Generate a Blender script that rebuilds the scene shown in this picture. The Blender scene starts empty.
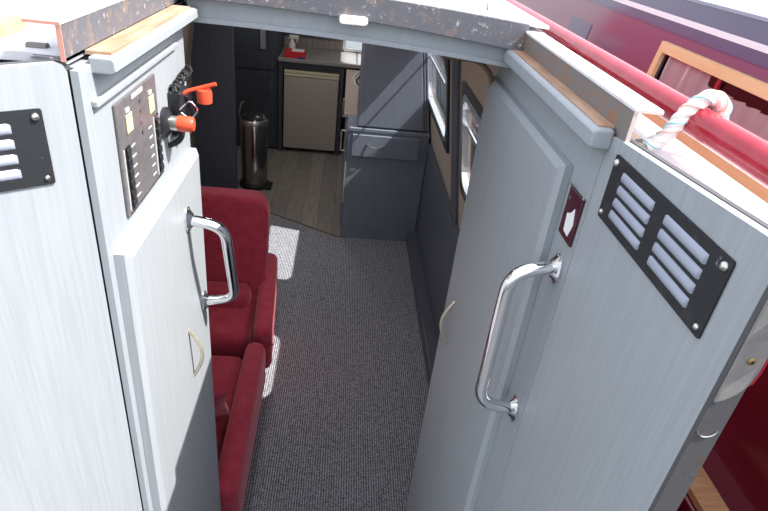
import bpy, bmesh, math, random
from mathutils import Vector, Matrix
random.seed(4)
S = bpy.context.scene
COL = S.collection
PI = math.pi

# ------------------------------------------------------------------ materials
def mat(name, col, rough=.5, metal=0, spec=.5):
    m = bpy.data.materials.new(name); m.use_nodes = True
    b = m.node_tree.nodes['Principled BSDF']
    b.inputs['Base Color'].default_value = (*col, 1)
    b.inputs['Roughness'].default_value = rough
    b.inputs['Metallic'].default_value = metal
    b.inputs['Specular IOR Level'].default_value = spec
    return m
def N(m, t, **kw):
    n = m.node_tree.nodes.new(t)
    for k, v in kw.items():
        if k in n.inputs: n.inputs[k].default_value = v
        else: setattr(n, k, v)
    return n
def L(m, a, b): m.node_tree.links.new(a, b)
def bsdf(m): return m.node_tree.nodes['Principled BSDF']
def coords(m, scale=(1, 1, 1), rot=(0, 0, 0)):
    g = N(m, 'ShaderNodeNewGeometry'); mp = N(m, 'ShaderNodeMapping')
    mp.inputs['Scale'].default_value = scale; mp.inputs['Rotation'].default_value = rot
    L(m, g.outputs['Position'], mp.inputs['Vector']); return mp.outputs[0]
def ramp(m, fac, stops):
    r = N(m, 'ShaderNodeValToRGB'); e = r.color_ramp.elements
    while len(e) < len(stops): e.new(.5)
    for i, (p, c) in enumerate(stops):
        e[i].position = p; e[i].color = (*c, 1)
    L(m, fac, r.inputs[0]); return r.outputs[0]
def bump(m, h, strength, dist):
    b = N(m, 'ShaderNodeBump'); b.inputs['Strength'].default_value = strength
    b.inputs['Distance'].default_value = dist
    L(m, h, b.inputs['Height']); L(m, b.outputs[0], bsdf(m).inputs['Normal'])
def noisy(name, c1, c2, scale, rough=.5, metal=0, bs=.3, bd=.001, lo=.35, hi=.65, detail=5, spec=.5):
    m = mat(name, c1, rough, metal, spec)
    n = N(m, 'ShaderNodeTexNoise'); n.inputs['Scale'].default_value = 1; n.inputs['Detail'].default_value = detail
    sc = scale if isinstance(scale, tuple) else (scale,)*3
    L(m, coords(m, sc), n.inputs['Vector'])
    L(m, ramp(m, n.outputs['Fac'], [(lo, c1), (hi, c2)]), bsdf(m).inputs['Base Color'])
    if bs: bump(m, n.outputs['Fac'], bs, bd)
    return m

# grey painted plywood, brushed up and down
PAINT = noisy('grey_painted_wood', (.335, .362, .385), (.375, .402, .425), (160, 160, 5), .45, bs=.5, bd=.0012)
PAINT2 = noisy('grey_painted_frame', (.325, .352, .378), (.35, .378, .402), (70, 70, 8), .5, bs=.2, bd=.0008)
DARKP = noisy('slate_painted_wood', (.085, .10, .13), (.10, .115, .148), (60, 60, 6), .5, bs=.15)
SLATE = noisy('slate_cabinet_paint', (.175, .20, .25), (.195, .22, .27), (50, 50, 6), .45, bs=.1)
NAVYP = noisy('navy_galley_paint', (.05, .058, .075), (.065, .073, .09), (40, 40, 6), .4, bs=.1)
BEIGE = noisy('beige_lining', (.40, .33, .28), (.46, .38, .32), (30, 30, 4), .6, bs=.1)
CEIL = mat('ceiling_paint', (.38, .40, .42), .6)
ROOF = noisy('white_roof_paint', (.78, .77, .80), (.66, .64, .67), 26, .55, bs=.2, bd=.0005, lo=.5, hi=.75)
REDP = noisy('red_gloss_paint', (.36, .012, .03), (.42, .03, .05), 18, .22, bs=.05)
CHROME = mat('chrome', (.86, .86, .88), .07, 1)
STEELW = mat('brushed_steel', (.62, .60, .56), .28, 1)
BLACKP = noisy('black_enamel', (.012, .014, .018), (.03, .032, .036), 50, .3, bs=.1)
LCD = mat('meter_face', (.62, .60, .36), .4)
WHITEP = mat('white_plastic', (.75, .75, .72), .4)
ORANGE = mat('red_orange_plastic', (.72, .085, .035), .35)
REDPLAS = mat('red_plastic', (.6, .02, .02), .4)
CREAM = mat('cream_enamel', (.45, .40, .36), .4)
CREAMTRIM = mat('cream_trim', (.66, .60, .42), .45)
PALEM = mat('pale_metal_handle', (.75, .68, .52), .3, .7)
PAPER = mat('white_paper', (.85, .85, .84), .8)
MAROONP = mat('maroon_plastic', (.06, .008, .018), .35)
WOODEND = noisy('weathered_orange_wood', (.36, .20, .12), (.48, .32, .22), (60, 8, 60), .7, bs=.3)
YELLOWW = noisy('yellow_painted_wood', (.60, .48, .20), (.50, .38, .15), (60, 8, 60), .5, bs=.1)
TANW = noisy('tan_bare_wood', (.30, .17, .075), (.22, .12, .05), (12, 90, 90), .7, bs=.3)
BROWNW = mat('brown_varnished_wood', (.14, .085, .05), .45)
RUBBER = mat('black_rubber', (.012, .012, .013), .6)

def rusty(name, base, rust, light, amt, wear=.62):
    m = mat(name, base, .6)
    n1 = N(m, 'ShaderNodeTexNoise', Scale=28., Detail=8., Roughness=.65)
    n2 = N(m, 'ShaderNodeTexNoise', Scale=75., Detail=6., Roughness=.7)
    v = coords(m); L(m, v, n1.inputs['Vector']); L(m, v, n2.inputs['Vector'])
    a = ramp(m, n1.outputs['Fac'], [(amt, (0, 0, 0)), (amt+.10, (1, 1, 1))])
    w = ramp(m, n2.outputs['Fac'], [(wear, (0, 0, 0)), (wear+.08, (1, 1, 1))])
    m1 = N(m, 'ShaderNodeMixRGB'); m1.inputs[1].default_value = (*base, 1); m1.inputs[2].default_value = (*rust, 1); L(m, a, m1.inputs[0])
    m2 = N(m, 'ShaderNodeMixRGB'); m2.inputs[2].default_value = (*light, 1); L(m, m1.outputs[0], m2.inputs[1]); L(m, w, m2.inputs[0])
    L(m, m2.outputs[0], bsdf(m).inputs['Base Color'])
    bump(m, n2.outputs['Fac'], .5, .0012)
    return m
RUSTBAR = rusty('worn_black_steel', (.12, .122, .14), (.22, .165, .14), (.48, .44, .43), .55, .585)
RUSTRUN = rusty('rusty_brown_steel', (.20, .175, .165), (.27, .15, .09), (.45, .42, .40), .52, .64)
RUSTDK = rusty('dark_flange_steel', (.085, .085, .09), (.10, .075, .06), (.22, .22, .23), .60, .66)
PINKRUST = mat('rust_stained_edge', (.62, .30, .24), .7)
VENTM = rusty('chipped_black_vent', (.016, .018, .022), (.03, .03, .034), (.42, .45, .43), .55, .655)
VENTIN = mat('grey_louvre_paint', (.36, .39, .47), .45)

# ribbed grey carpet
CARPET = mat('ribbed_grey_carpet', (.2, .2, .2), .95, spec=.1)
_v = coords(CARPET, (1, 1, 1))
_w = N(CARPET, 'ShaderNodeTexWave', Scale=27., Distortion=1.6, Detail=2.); _w.bands_direction = 'X'; _w.inputs['Detail Scale'].default_value = 9; L(CARPET, _v, _w.inputs['Vector'])
_b = N(CARPET, 'ShaderNodeTexVoronoi', Scale=1.); _mp = N(CARPET, 'ShaderNodeMapping'); _mp.inputs['Scale'].default_value = (77, 110, 1)
L(CARPET, _v, _mp.inputs['Vector']); _b.inputs['Randomness'].default_value = .6; L(CARPET, _mp.outputs[0], _b.inputs['Vector'])
_n = N(CARPET, 'ShaderNodeTexNoise', Scale=150., Detail=2.); L(CARPET, _v, _n.inputs['Vector'])
_m1 = N(CARPET, 'ShaderNodeMath', operation='MULTIPLY_ADD'); L(CARPET, _b.outputs['Distance'], _m1.inputs[0]); _m1.inputs[1].default_value = -.8; _wh = N(CARPET, 'ShaderNodeMath', operation='MULTIPLY'); _wh.inputs[1].default_value = .6; L(CARPET, _w.outputs['Fac'], _wh.inputs[0]); L(CARPET, _wh.outputs[0], _m1.inputs[2])
_m2 = N(CARPET, 'ShaderNodeMath', operation='MULTIPLY_ADD'); L(CARPET, _n.outputs['Fac'], _m2.inputs[0]); _m2.inputs[1].default_value = 1.0; L(CARPET, _m1.outputs[0], _m2.inputs[2])
L(CARPET, ramp(CARPET, _m2.outputs[0], [(.10, (.10, .105, .12)), (1.0, (.56, .57, .62))]), bsdf(CARPET).inputs['Base Color'])
bump(CARPET, _m1.outputs[0], .6, .003)

# grey wood-look boards
BOARDS = mat('pale_grey_boards', (.3, .28, .26), .5)
_v = coords(BOARDS, (1, 1, 1), (0, 0, PI/2))
_k = N(BOARDS, 'ShaderNodeTexBrick', Scale=1.); L(BOARDS, _v, _k.inputs['Vector'])
_k.inputs['Brick Width'].default_value = 1.1; _k.inputs['Row Height'].default_value = .14; _k.inputs['Mortar Size'].default_value = .002
_k.inputs['Color1'].default_value = (.34, .315, .29, 1); _k.inputs['Color2'].default_value = (.26, .24, .22, 1); _k.inputs['Mortar'].default_value = (.09, .085, .08, 1)
_n = N(BOARDS, 'ShaderNodeTexNoise', Scale=1., Detail=6.); L(BOARDS, coords(BOARDS, (45, 4, 4)), _n.inputs['Vector'])
_m = N(BOARDS, 'ShaderNodeMixRGB', blend_type='MULTIPLY'); _m.inputs[0].default_value = .6
L(BOARDS, _k.outputs['Color'], _m.inputs[1]); L(BOARDS, ramp(BOARDS, _n.outputs['Fac'], [(.3, (.6, .6, .6)), (.7, (1.1, 1.1, 1.1))]), _m.inputs[2])
L(BOARDS, _m.outputs[0], bsdf(BOARDS).inputs['Base Color'])

# red velour
FABRIC = noisy('crimson_velour', (.33, .028, .055), (.40, .042, .075), 22, .85, bs=.25, bd=.003, spec=.2)
bsdf(FABRIC).inputs['Sheen Weight'].default_value = .5
bsdf(FABRIC).inputs['Sheen Tint'].default_value = (1, .45, .5, 1)
SEAM = mat('crimson_piping', (.27, .006, .03), .8)

# neighbour boat paint, water
MAROONB = mat('maroon_boat_gloss', (.19, .085, .15), .14)
NAVYB = mat('navy_boat_gloss', (.085, .08, .17), .12)
DKMAROON = mat('dark_maroon_gloss', (.075, .006, .012), .2)
STRIPEW = mat('white_coach_line', (.80, .88, .90), .4)
NROOF = noisy('pale_blue_roof', (.32, .44, .53), (.28, .40, .49), 8, .5, bs=.1)
BRASSY = noisy('yellow_varnished_frame', (.80, .62, .32), (.72, .54, .26), (40, 5, 40), .35, bs=.1)
CURT = mat('white_net_curtain', (.88, .88, .88), .9)
HULLB = mat('black_hull', (.015, .015, .018), .4)
WATER = mat('canal_water', (.025, .032, .022), .05)
_n = N(WATER, 'ShaderNodeTexNoise', Scale=3., Detail=3.); L(WATER, coords(WATER), _n.inputs['Vector']); bump(WATER, _n.outputs['Fac'], .2, .05)

def glassmat(name, tint, refl=.12):
    m = bpy.data.materials.new(name); m.use_nodes = True
    nt = m.node_tree; nt.nodes.clear()
    o = nt.nodes.new('ShaderNodeOutputMaterial'); t = nt.nodes.new('ShaderNodeBsdfTransparent'); t.inputs[0].default_value = (*tint, 1)
    g = nt.nodes.new('ShaderNodeBsdfGlossy'); g.inputs['Roughness'].default_value = .02
    f = nt.nodes.new('ShaderNodeFresnel'); f.inputs[0].default_value = 1.45
    mx = nt.nodes.new('ShaderNodeMixShader')
    nt.links.new(f.outputs[0], mx.inputs[0]); nt.links.new(t.outputs[0], mx.inputs[1]); nt.links.new(g.outputs[0], mx.inputs[2]); nt.links.new(mx.outputs[0], o.inputs[0])
    return m
GLASS = glassmat('window_glass', (.93, .95, .95))
ALU = mat('aluminium_window_frame', (.72, .74, .76), .25, .9)

# rope
ROPEM = mat('white_rope', (.82, .80, .74), .85)
ROPEB = mat('blue_rope_fleck', (.25, .55, .66), .85)
ROPER = mat('pink_rope_fleck', (.80, .42, .36), .85)

# curtain print
PRINT = mat('flower_print', (.8, .8, .7), .8)
_vo = N(PRINT, 'ShaderNodeTexVoronoi', Scale=26.); L(PRINT, coords(PRINT), _vo.inputs['Vector'])
_s = N(PRINT, 'ShaderNodeSeparateColor'); L(PRINT, _vo.outputs['Color'], _s.inputs[0])
L(PRINT, ramp(PRINT, _s.outputs[0], [(.0, (.8, .8, .7)), (.35, (.75, .65, .15)), (.6, (.2, .45, .15)), (.85, (.7, .12, .08))]), bsdf(PRINT).inputs['Base Color'])
SPLASH = mat('pale_tiled_splashback', (.3, .28, .27), .3)
_k = N(SPLASH, 'ShaderNodeTexBrick', Scale=1., offset=0.)
_mp = N(SPLASH, 'ShaderNodeMapping'); _g = N(SPLASH, 'ShaderNodeNewGeometry'); _sx = N(SPLASH, 'ShaderNodeSeparateXYZ'); _cx = N(SPLASH, 'ShaderNodeCombineXYZ')
L(SPLASH, _g.outputs['Position'], _sx.inputs[0]); L(SPLASH, _sx.outputs[0], _cx.inputs[0]); L(SPLASH, _sx.outputs[2], _cx.inputs[1]); L(SPLASH, _cx.outputs[0], _k.inputs['Vector'])
_k.inputs['Brick Width'].default_value = .06; _k.inputs['Row Height'].default_value = .12; _k.inputs['Mortar Size'].default_value = .003
_k.inputs['Color1'].default_value = (.36, .33, .31, 1); _k.inputs['Color2'].default_value = (.28, .26, .25, 1); _k.inputs['Mortar'].default_value = (.16, .15, .15, 1)
L(SPLASH, _k.outputs['Color'], bsdf(SPLASH).inputs['Base Color'])
WORKTOP = noisy('grey_worktop', (.33, .31, .30), (.26, .245, .24), 60, .35, bs=0)

# ------------------------------------------------------------------ helpers
def link(name, me, m, parent=None):
    o = bpy.data.objects.new(name, me); COL.objects.link(o)
    if m is not None:
        for x in (m if isinstance(m, (list, tuple)) else [m]): me.materials.append(x)
    if parent: o.parent = parent
    return o
def obj(name, bm, m, parent=None, smooth=False, bev=0, seg=2, ang=40):
    me = bpy.data.meshes.new(name)
    if parent is not None:
        bm.transform(Matrix.Translation(-world_loc(parent)))
    bmesh.ops.recalc_face_normals(bm, faces=bm.faces[:])
    bm.to_mesh(me); bm.free()
    o = link(name, me, m, parent)
    if smooth:
        for p in me.polygons: p.use_smooth = True
        try: me.set_sharp_from_angle(angle=math.radians(ang))
        except Exception: pass
    if bev:
        b = o.modifiers.new('Bevel', 'BEVEL'); b.width = bev; b.segments = seg; b.limit_method = 'ANGLE'; b.angle_limit = math.radians(40)
    return o
def world_loc(o):
    v = o.location.copy()
    while o.parent: o = o.parent; v = v + o.location
    return v
def thing(name, label, cat, loc=(0, 0, 0), group=None):
    o = bpy.data.objects.new(name, None); COL.objects.link(o); o.location = loc
    o.empty_display_size = .1
    return tag(o, label, cat, group)
def tag(o, label, cat, group=None):
    o['label'] = label; o['category'] = cat
    if group: o['group'] = group
    return o
def struct(o, label=None, cat=None):
    o['kind'] = 'structure'
    if label: o['label'] = label
    if cat: o['category'] = cat
    return o
def add_box(bm, x0, x1, y0, y1, z0, z1):
    vs = [bm.verts.new((x, y, z)) for z in (z0, z1) for y in (y0, y1) for x in (x0, x1)]
    for f in ((0, 2, 3, 1), (4, 5, 7, 6), (0, 1, 5, 4), (2, 6, 7, 3), (0, 4, 6, 2), (1, 3, 7, 5)):
        bm.faces.new([vs[i] for i in f])
    return vs
def box(name, m, x0, x1, y0, y1, z0, z1, parent=None, bev=0, seg=2):
    bm = bmesh.new(); add_box(bm, x0, x1, y0, y1, z0, z1)
    return obj(name, bm, m, parent, bev=bev, seg=seg)
def add_prism(bm, pts, a, b):
    """pts: list of 3-D points of one end; a->b offset vector"""
    off = Vector(b)
    v0 = [bm.verts.new(Vector(p)) for p in pts]; v1 = [bm.verts.new(Vector(p)+off) for p in pts]
    n = len(pts)
    bm.faces.new(v0); bm.faces.new(v1[::-1])
    for i in range(n): bm.faces.new((v0[i], v0[(i+1) % n], v1[(i+1) % n], v1[i]))
def prism(name, m, pts, off, parent=None, bev=0, seg=2, smooth=False):
    bm = bmesh.new(); add_prism(bm, pts, None, off)
    return obj(name, bm, m, parent, bev=bev, seg=seg, smooth=smooth)
def add_tube(bm, pts, r, n=12, cap=True, radii=None):
    pts = [Vector(p) for p in pts]; rings = []
    prev = None
    for i, p in enumerate(pts):
        t = (pts[min(i+1, len(pts)-1)] - pts[max(i-1, 0)]).normalized()
        if prev is None:
            up = Vector((0, 0, 1)) if abs(t.z) < .9 else Vector((1, 0, 0))
            u = t.cross(up).normalized()
        else:
            u = (prev - t*prev.dot(t)).normalized()
        prev = u; w = t.cross(u); rr = radii[i] if radii else r
        rings.append([bm.verts.new(p + (u*math.cos(2*PI*k/n) + w*math.sin(2*PI*k/n))*rr) for k in range(n)])
    for a, b in zip(rings, rings[1:]):
        for k in range(n): bm.faces.new((a[k], a[(k+1) % n], b[(k+1) % n], b[k]))
    if cap: bm.faces.new(rings[0][::-1]); bm.faces.new(rings[-1])
def tube(name, m, pts, r, parent=None, n=12, radii=None):
    bm = bmesh.new(); add_tube(bm, pts, r, n, True, radii); return obj(name, bm, m, parent, smooth=True)
def rounded_path(pts, r, n=7):
    pts = [Vector(p) for p in pts]; out = [pts[0]]
    for a, b, c in zip(pts, pts[1:], pts[2:]):
        d1 = (a-b).normalized(); d2 = (c-b).normalized()
        p0 = b+d1*r; p1 = b+d2*r
        for i in range(n+1):
            t = i/n; out.append(p0*(1-t)**2 + b*2*t*(1-t) + p1*t*t)
    out.append(pts[-1]); return out
def add_lathe(bm, prof, c, axis='z', n=24):
    """prof: (radius, height) list"""
    c = Vector(c); rings = []
    for r, h in prof:
        ring = []
        for k in range(n):
            a = 2*PI*k/n; u, v = r*math.cos(a), r*math.sin(a)
            p = {'z': (u, v, h), 'y': (u, h, v), 'x': (h, u, v)}[axis]
            ring.append(bm.verts.new(c+Vector(p)))
        rings.append(ring)
    for a, b in zip(rings, rings[1:]):
        for k in range(n): bm.faces.new((a[k], a[(k+1) % n], b[(k+1) % n], b[k]))
    bm.faces.new(rings[0][::-1]); bm.faces.new(rings[-1])
def lathe(name, m, prof, c, axis='z', parent=None, n=24):
    bm = bmesh.new(); add_lathe(bm, prof, c, axis, n); return obj(name, bm, m, parent, smooth=True)
def rrect(x0, x1, y0, y1, r, n=5):
    pts = []
    for cx, cy, a0 in ((x1-r, y1-r, 0), (x0+r, y1-r, PI/2), (x0+r, y0+r, PI), (x1-r, y0+r, 3*PI/2)):
        for i in range(n+1):
            a = a0+PI/2*i/n; pts.append((cx+r*math.cos(a), cy+r*math.sin(a)))
    return pts
def add_holed(bm, outer, holes, f, off):
    """flat panel with holes: 2-D loops mapped by f to 3-D, thickened by off"""
    off = Vector(off)
    edges = []; loops = []
    for lp in [outer]+holes:
        vs = [bm.verts.new((p[0], p[1], 0)) for p in lp]
        loops.append(vs)
        for i in range(len(vs)): edges.append(bm.edges.new((vs[i], vs[(i+1) % len(vs)])))
    res = bmesh.ops.triangle_fill(bm, use_beauty=True, use_dissolve=False, edges=edges, normal=(0, 0, 1))
    faces = [g for g in res['geom'] if isinstance(g, bmesh.types.BMFace)]
    allv = [v for lp in loops for v in lp]
    mp = {v: bm.verts.new(Vector(f(v.co.x, v.co.y))+off) for v in allv}
    for fc in faces: bm.faces.new([mp[v] for v in reversed(fc.verts)])
    for lp in loops:
        n = len(lp)
        for i in range(n): bm.faces.new((lp[i], lp[(i+1) % n], mp[lp[(i+1) % n]], mp[lp[i]]))
    for v in allv: v.co = Vector(f(v.co.x, v.co.y))
def holed(name, m, outer, holes, f, off, parent=None):
    bm = bmesh.new(); add_holed(bm, outer, holes, f, off); return obj(name, bm, m, parent)
def add_sphere(bm, c, r, s=(1, 1, 1), u=12, v=8):
    bmesh.ops.create_uvsphere(bm, u_segments=u, v_segments=v, radius=r, matrix=Matrix.Translation(c) @ Matrix.Diagonal((*s, 1)))

# camber of the boat roof
XC = -.30
def camber(x): return -.085*(x-XC)**2
ROOFZ = 2.100
def rz(x): return ROOFZ + camber(x)*1.0

# ------------------------------------------------------------------ hull, roof, walls
XR0 = .69; KR = -.155                     # right side leans in towards the roof
def xr(z): return XR0 + KR*max(0, z-.85)
XL0 = -1.29
def xl(z): return XL0 - KR*max(0, z-.85)
Y0, Y1 = .80, 6.55
XROOF = .535

# roof in strips round the hatch opening
def roof_sheet(bm, x0, x1, y0, y1, th=.012, n=8):
    xs = [x0+(x1-x0)*i/n for i in range(n+1)]
    pts = [(x, y0, rz(x)) for x in xs] + [(x, y0, rz(x)-th) for x in reversed(xs)]
    add_prism(bm, pts, None, (0, y1-y0, 0))
bm = bmesh.new()
roof_sheet(bm, -1.14, -.363, .80, Y1+.05)
roof_sheet(bm, .4005, XROOF, .412, Y1+.05)
roof_sheet(bm, -.362, .392, 1.40, Y1+.05)
struct(obj('roof', bm, ROOF), 'white painted cabin roof of the boat around the hatch', 'roof')

# ceiling lining below the roof
bm = bmesh.new(); _xs = [-1.12+1.63*i/10 for i in range(11)]
add_prism(bm, [(x, 1.385, rz(x)-.030) for x in _xs]+[(x, 1.385, rz(x)-.016) for x in reversed(_xs)], None, (0, Y1-1.385, 0))
struct(obj('ceiling', bm, CEIL))
# floors
fl = prism('floor', CARPET, [(-1.29, .80, 0), (.69, .80, 0), (.69, 4.16, 0), (.09, 4.16, 0), (.06, 4.143, 0), (-.55, 4.48, 0), (-1.29, 4.90, 0)], (0, 0, -.02)); struct(fl)
fl = prism('floor_boards', BOARDS, [(.09, 4.16, .0), (.69, 4.16, .0), (.69, Y1, .0), (-1.29, Y1, .0), (-1.29, 4.90, .0), (-.55, 4.48, .0), (.06, 4.143, .0)], (0, 0, -.02)); struct(fl)
bm = bmesh.new(); add_tube(bm, [(-1.28, 4.897, .002), (-.55, 4.483, .002), (.06, 4.133, .002)], .005, 6)
struct(obj('trim_threshold', bm, BROWNW))
# outer hull
bm = bmesh.new()
for (xa, xb) in ((.72, .86), (-1.46, -1.32)):
    add_box(bm, xa, xb, -1.4, 7, -.45, .80)
add_box(bm, -1.46, .86, -1.4, 7, -.45, -.05)
struct(obj('hull', bm, HULLB))
struct(box('deck', RUSTDK, -1.40, .80, -1.4, .77, .60, .63))
struct(box('water', WATER, -25, 25, -20, 40, -.5, -.46))

# right wall: beige leaning lining with two windows, outer skin
W1 = (3.24, 4.30, 1.18, 1.63); W2 = (2.08, 2.66, 1.18, 1.63); W3 = (5.86, 6.42, 1.12, 1.80)  # W3 is an unseen window, added to let sun onto the worktop
def fr(y, z): return (xr(z), y, z)
def frl(y, z): return (xl(z), y, z)
outer = [(1.49, .85), (Y1, .85), (Y1, 2.06), (1.49, 2.06)]
holes = [rrect(*W1, .09), rrect(*W2, .09), rrect(*W3, .09)]
struct(holed('wall_right', BEIGE, outer, holes, fr, (.028, 0, 0)))
LW = [(1.9, 2.7, 1.15, 1.72), (3.3, 4.2, 1.15, 1.72), (5.2, 6.1, 1.15, 1.72)]  # unseen left windows, added to let daylight into the cabin
outerL = [(.8, 0), (.8, .85), (.8, 2.06), (Y1, 2.06), (Y1, .85), (Y1, 0)]
struct(holed('wall_left', BEIGE, outerL, [rrect(*w, .09) for w in LW], frl, (-.028, 0, 0)))
# steel outside of the right side
outer2 = [(.42, .85), (Y1, .85), (Y1, 2.065), (.42, 2.065)]
outer3 = [(1.30, .85), (Y1, .85), (Y1, 2.055), (1.30, 2.055)]
struct(holed('wall_outside', REDP, outer3, holes, fr, (.001, 0, 0))).location.x = .03
struct(box('wall_dado', DARKP, .672, .70, 1.49, 4.13, .0, .858))
struct(box('trim_dado_rail', DARKP, .655, .69, 1.49, 4.13, .838, .865, bev=.004))
struct(box('baseboard_right', DARKP, .60, .675, 1.49, 4.13, 0, .11, bev=.006))
struct(box('wall_right_galley', DARKP, .672, .70, 4.13, Y1, .0, .85))
# windows
def window(name, w, fx, inward, m_frame=ALU, closed=True, ln=KR):
    y0, y1, z0, z1 = w
    o = bpy.data.objects.new(name, None); COL.objects.link(o); struct(o)
    o.location = (0, 0, 0)
    f1 = holed('window_frame', m_frame, rrect(y0-.014, y1+.014, z0-.014, z1+.014, .10), [rrect(y0+.014, y1-.014, z0+.014, z1-.014, .08)], fx, (inward*.030, 0, 0), o)
    f1.location.x = -inward*.012
    surround = holed('window_surround', BLACKP if m_frame is ALU else m_frame, rrect(y0-.05, y1+.05, z0-.05, z1+.05, .03), [rrect(y0-.014, y1+.014, z0-.014, z1+.014, .10)], fx, (inward*.016, 0, 0), o)
    surround.location.x = -inward*.001
    bm = bmesh.new(); lp = rrect(y0-.005, y1+.005, z0-.005, z1+.005, .09)
    bm.faces.new([bm.verts.new(fx(a, b)) for a, b in lp])
    g = obj('pane', bm, GLASS, o); g.location.x = -inward*.012
    ym = y0+(y1-y0)*.5
    zt = z0+(z1-z0)*.68
    bm = bmesh.new()
    a, b = fx(y0+.01, zt), fx(y1-.01, zt)
    add_tube(bm, [a, b], .009, 6)
    obj('transom_bar', bm, m_frame, o)
    return o
window('window_1', W1, fr, -1); window('window_2', W2, fr, -1); window('window_7', W3, fr, -1)  # the last one is added out of view for its sunlight
for i, w in enumerate(LW): window('window_%d' % (i+3), w, frl, 1)
# dark pilaster between the windows
struct(prism('trim_1', DARKP, [(xr(.86)-.002, 2.83, .86), (xr(.86)-.002, 3.02, .86), (xr(2.01)-.002, 3.02, 2.01), (xr(2.01)-.002, 2.83, 2.01)], (-.014, 0, 0)))

# end wall of the galley with a bright window to the right
WE = (-.02, .46, .995, 1.62)
def fe(x, z): return (x, Y1, z)
struct(holed('wall_end', NAVYP, [(-1.29, 0), (.69, 0), (.69, .85), (.53, 2.05), (-1.12, 2.05), (-1.29, .85)], [rrect(*WE, .03)], fe, (0, .03, 0)))
o = bpy.data.objects.new('window_6', None); COL.objects.link(o); struct(o)
holed('window_frame', ALU, rrect(WE[0]-.01, WE[1]+.01, WE[2]-.01, WE[3]+.01, .03), [rrect(WE[0]+.02, WE[1]-.02, WE[2]+.02, WE[3]-.02, .02)], fe, (0, -.02, 0), o).location.y = -.002
bm = bmesh.new(); bm.faces.new([bm.verts.new((x, Y1+.01, z)) for x, z in rrect(*WE, .03)]); obj('pane', bm, GLASS, o)

# ------------------------------------------------------------------ hatch
# sliding hatch in front: cambered steel top with a worn lip facing aft
hat = thing('sliding_hatch', 'white sliding roof hatch with worn black steel lip across the opening', 'hatch', (0, 1.31, 2.12))
def hz(x): return 2.158 + camber(x)*.72
def hlow(x): return 2.1105 + camber(x)
n = 14; xs = [-.405+(.405+.392)*i/n for i in range(n+1)]
pts = [(x, 1.31, hz(x)) for x in xs] + [(x, 1.31, hlow(x)) for x in reversed(xs)]
prism('hatch_lip', RUSTBAR, pts, (0, .014, 0), hat, bev=.0015)
xs = [-.425+(.425+.437)*i/n for i in range(n+1)]
pts = [(x, 1.314, hz(x)+.004) for x in xs] + [(x, 1.314, hz(x)-.003) for x in reversed(xs)]
prism('hatch_top', ROOF, pts, (0, .82, 0), hat, bev=.001)
box('side_flange', RUSTBAR, .430, .437, 1.322, 2.13, 2.085, 2.112, hat); box('side_flange', RUSTBAR, -.425, -.418, 1.322, 2.13, 2.10, 2.145, hat)
# pale oblong latch pad under the lip
lp = rrect(-.018, .043, 2.092, 2.110, .008)
bm = bmesh.new(); add_prism(bm, [(x, 1.300, z) for x, z in lp], None, (0, .012, 0))
pad = obj('latch_pad', bm, noisy('chipped_white_paint', (.85, .80, .74), (.55, .30, .16), 60, .5, bs=.2, lo=.60, hi=.72), hat, bev=.002, smooth=True)
pad['label'] = 'chipped white latch pad'
# small chromed bracket standing on the hatch
br = thing('roof_bracket', 'small chrome fitting on top of the white hatch', 'bracket', (.285, 1.35, hz(.285)+.004))
tube('loop', CHROME, rounded_path([(.270, 1.345, hz(.27)), (.272, 1.345, 2.165), (.298, 1.345, 2.165), (.300, 1.345, hz(.3))], .008), .0045, br)
box('foot', CHROME, .262, .308, 1.335, 1.358, hz(.285)+.003, hz(.285)+.007, br, bev=.001)

# runners either side of the opening (steel channels)
def runner(x0, x1, zb, zt, y0, y1, label, inner_left, m, endm=PINKRUST):
    t = thing('hatch_runner', label, 'runner', (x0, y0, zb), 'hatch runners')
    bm = bmesh.new(); w = .005
    if inner_left: add_box(bm, x0, x0+w, y0, y1, zb, zt)
    else: add_box(bm, x1-w, x1, y0, y1, zb, zt)
    add_box(bm, x0, x1, y0+.001, y1, zb, zb+.004)
    obj('web', bm, m, t)
    bm = bmesh.new(); add_box(bm, x0-.001, x1+.001, y0-.001, y1, zt, zt+.0045)
    obj('top_flange', bm, ROOF, t)
    bm = bmesh.new()
    if inner_left: add_box(bm, x0-.0006, x0+w+.0006, y0-.0016, y0, zb, zt)
    else: add_box(bm, x1-w-.0006, x1+.0006, y0-.0016, y0, zb, zt)
    add_box(bm, x0-.001, x1+.001, y0-.0026, y0-.001, zt-.001, zt+.003)
    obj('cut_end', bm, endm, t)
    return t
runner(.388, .426, 2.062, 2.110, .742, 1.40, 'rusty brown channel right of the hatch opening beside the red handrail', True, RUSTRUN, mat('worn_cut_edge', (.60, .50, .46), .7))
runner(-.404, -.360, 2.093, 2.139, .790, 1.40, 'worn grey channel left of the hatch opening above the switch panel', False, RUSTBAR)
# dark round stub by the left runner
tag(lathe('drain_stub', RUSTRUN, [(.004, -.013), (.006, -.012), (.006, .012), (.0065, .014)], (-.414+.001, .83, 2.099), 'x'), 'dark rusty round stub on the roof beside the left runner end', 'stub')
# yellow plank on the roof, left
tag(box('roof_plank', YELLOWW, -.80, -.478, .875, .945, rz(-.48)+.000, rz(-.48)+.018, bev=.003), 'yellow painted wooden plank lying on the white roof at the left', 'plank')

# header under the lip, cambered, with a paler bead
xs = [-.34+(.34+.385)*i/n for i in range(n+1)]
def hb(x): return 2.0635 + camber(x)*.8
pts = [(x, 1.338, hlow(x)+.004) for x in xs] + [(x, 1.338, hb(x)) for x in reversed(xs)]
struct(prism('trim_header', PAINT2, pts, (0, .03, 0)), 'grey painted header board below the hatch lip', 'header')
pts = [(x, 1.333, hb(x)+.008) for x in xs] + [(x, 1.333, hb(x)-.003) for x in reversed(xs)]
struct(prism('trim_header_bead', PAINT2, pts, (0, .012, 0)), 'grey bead along the bottom of the header', 'trim')
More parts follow.
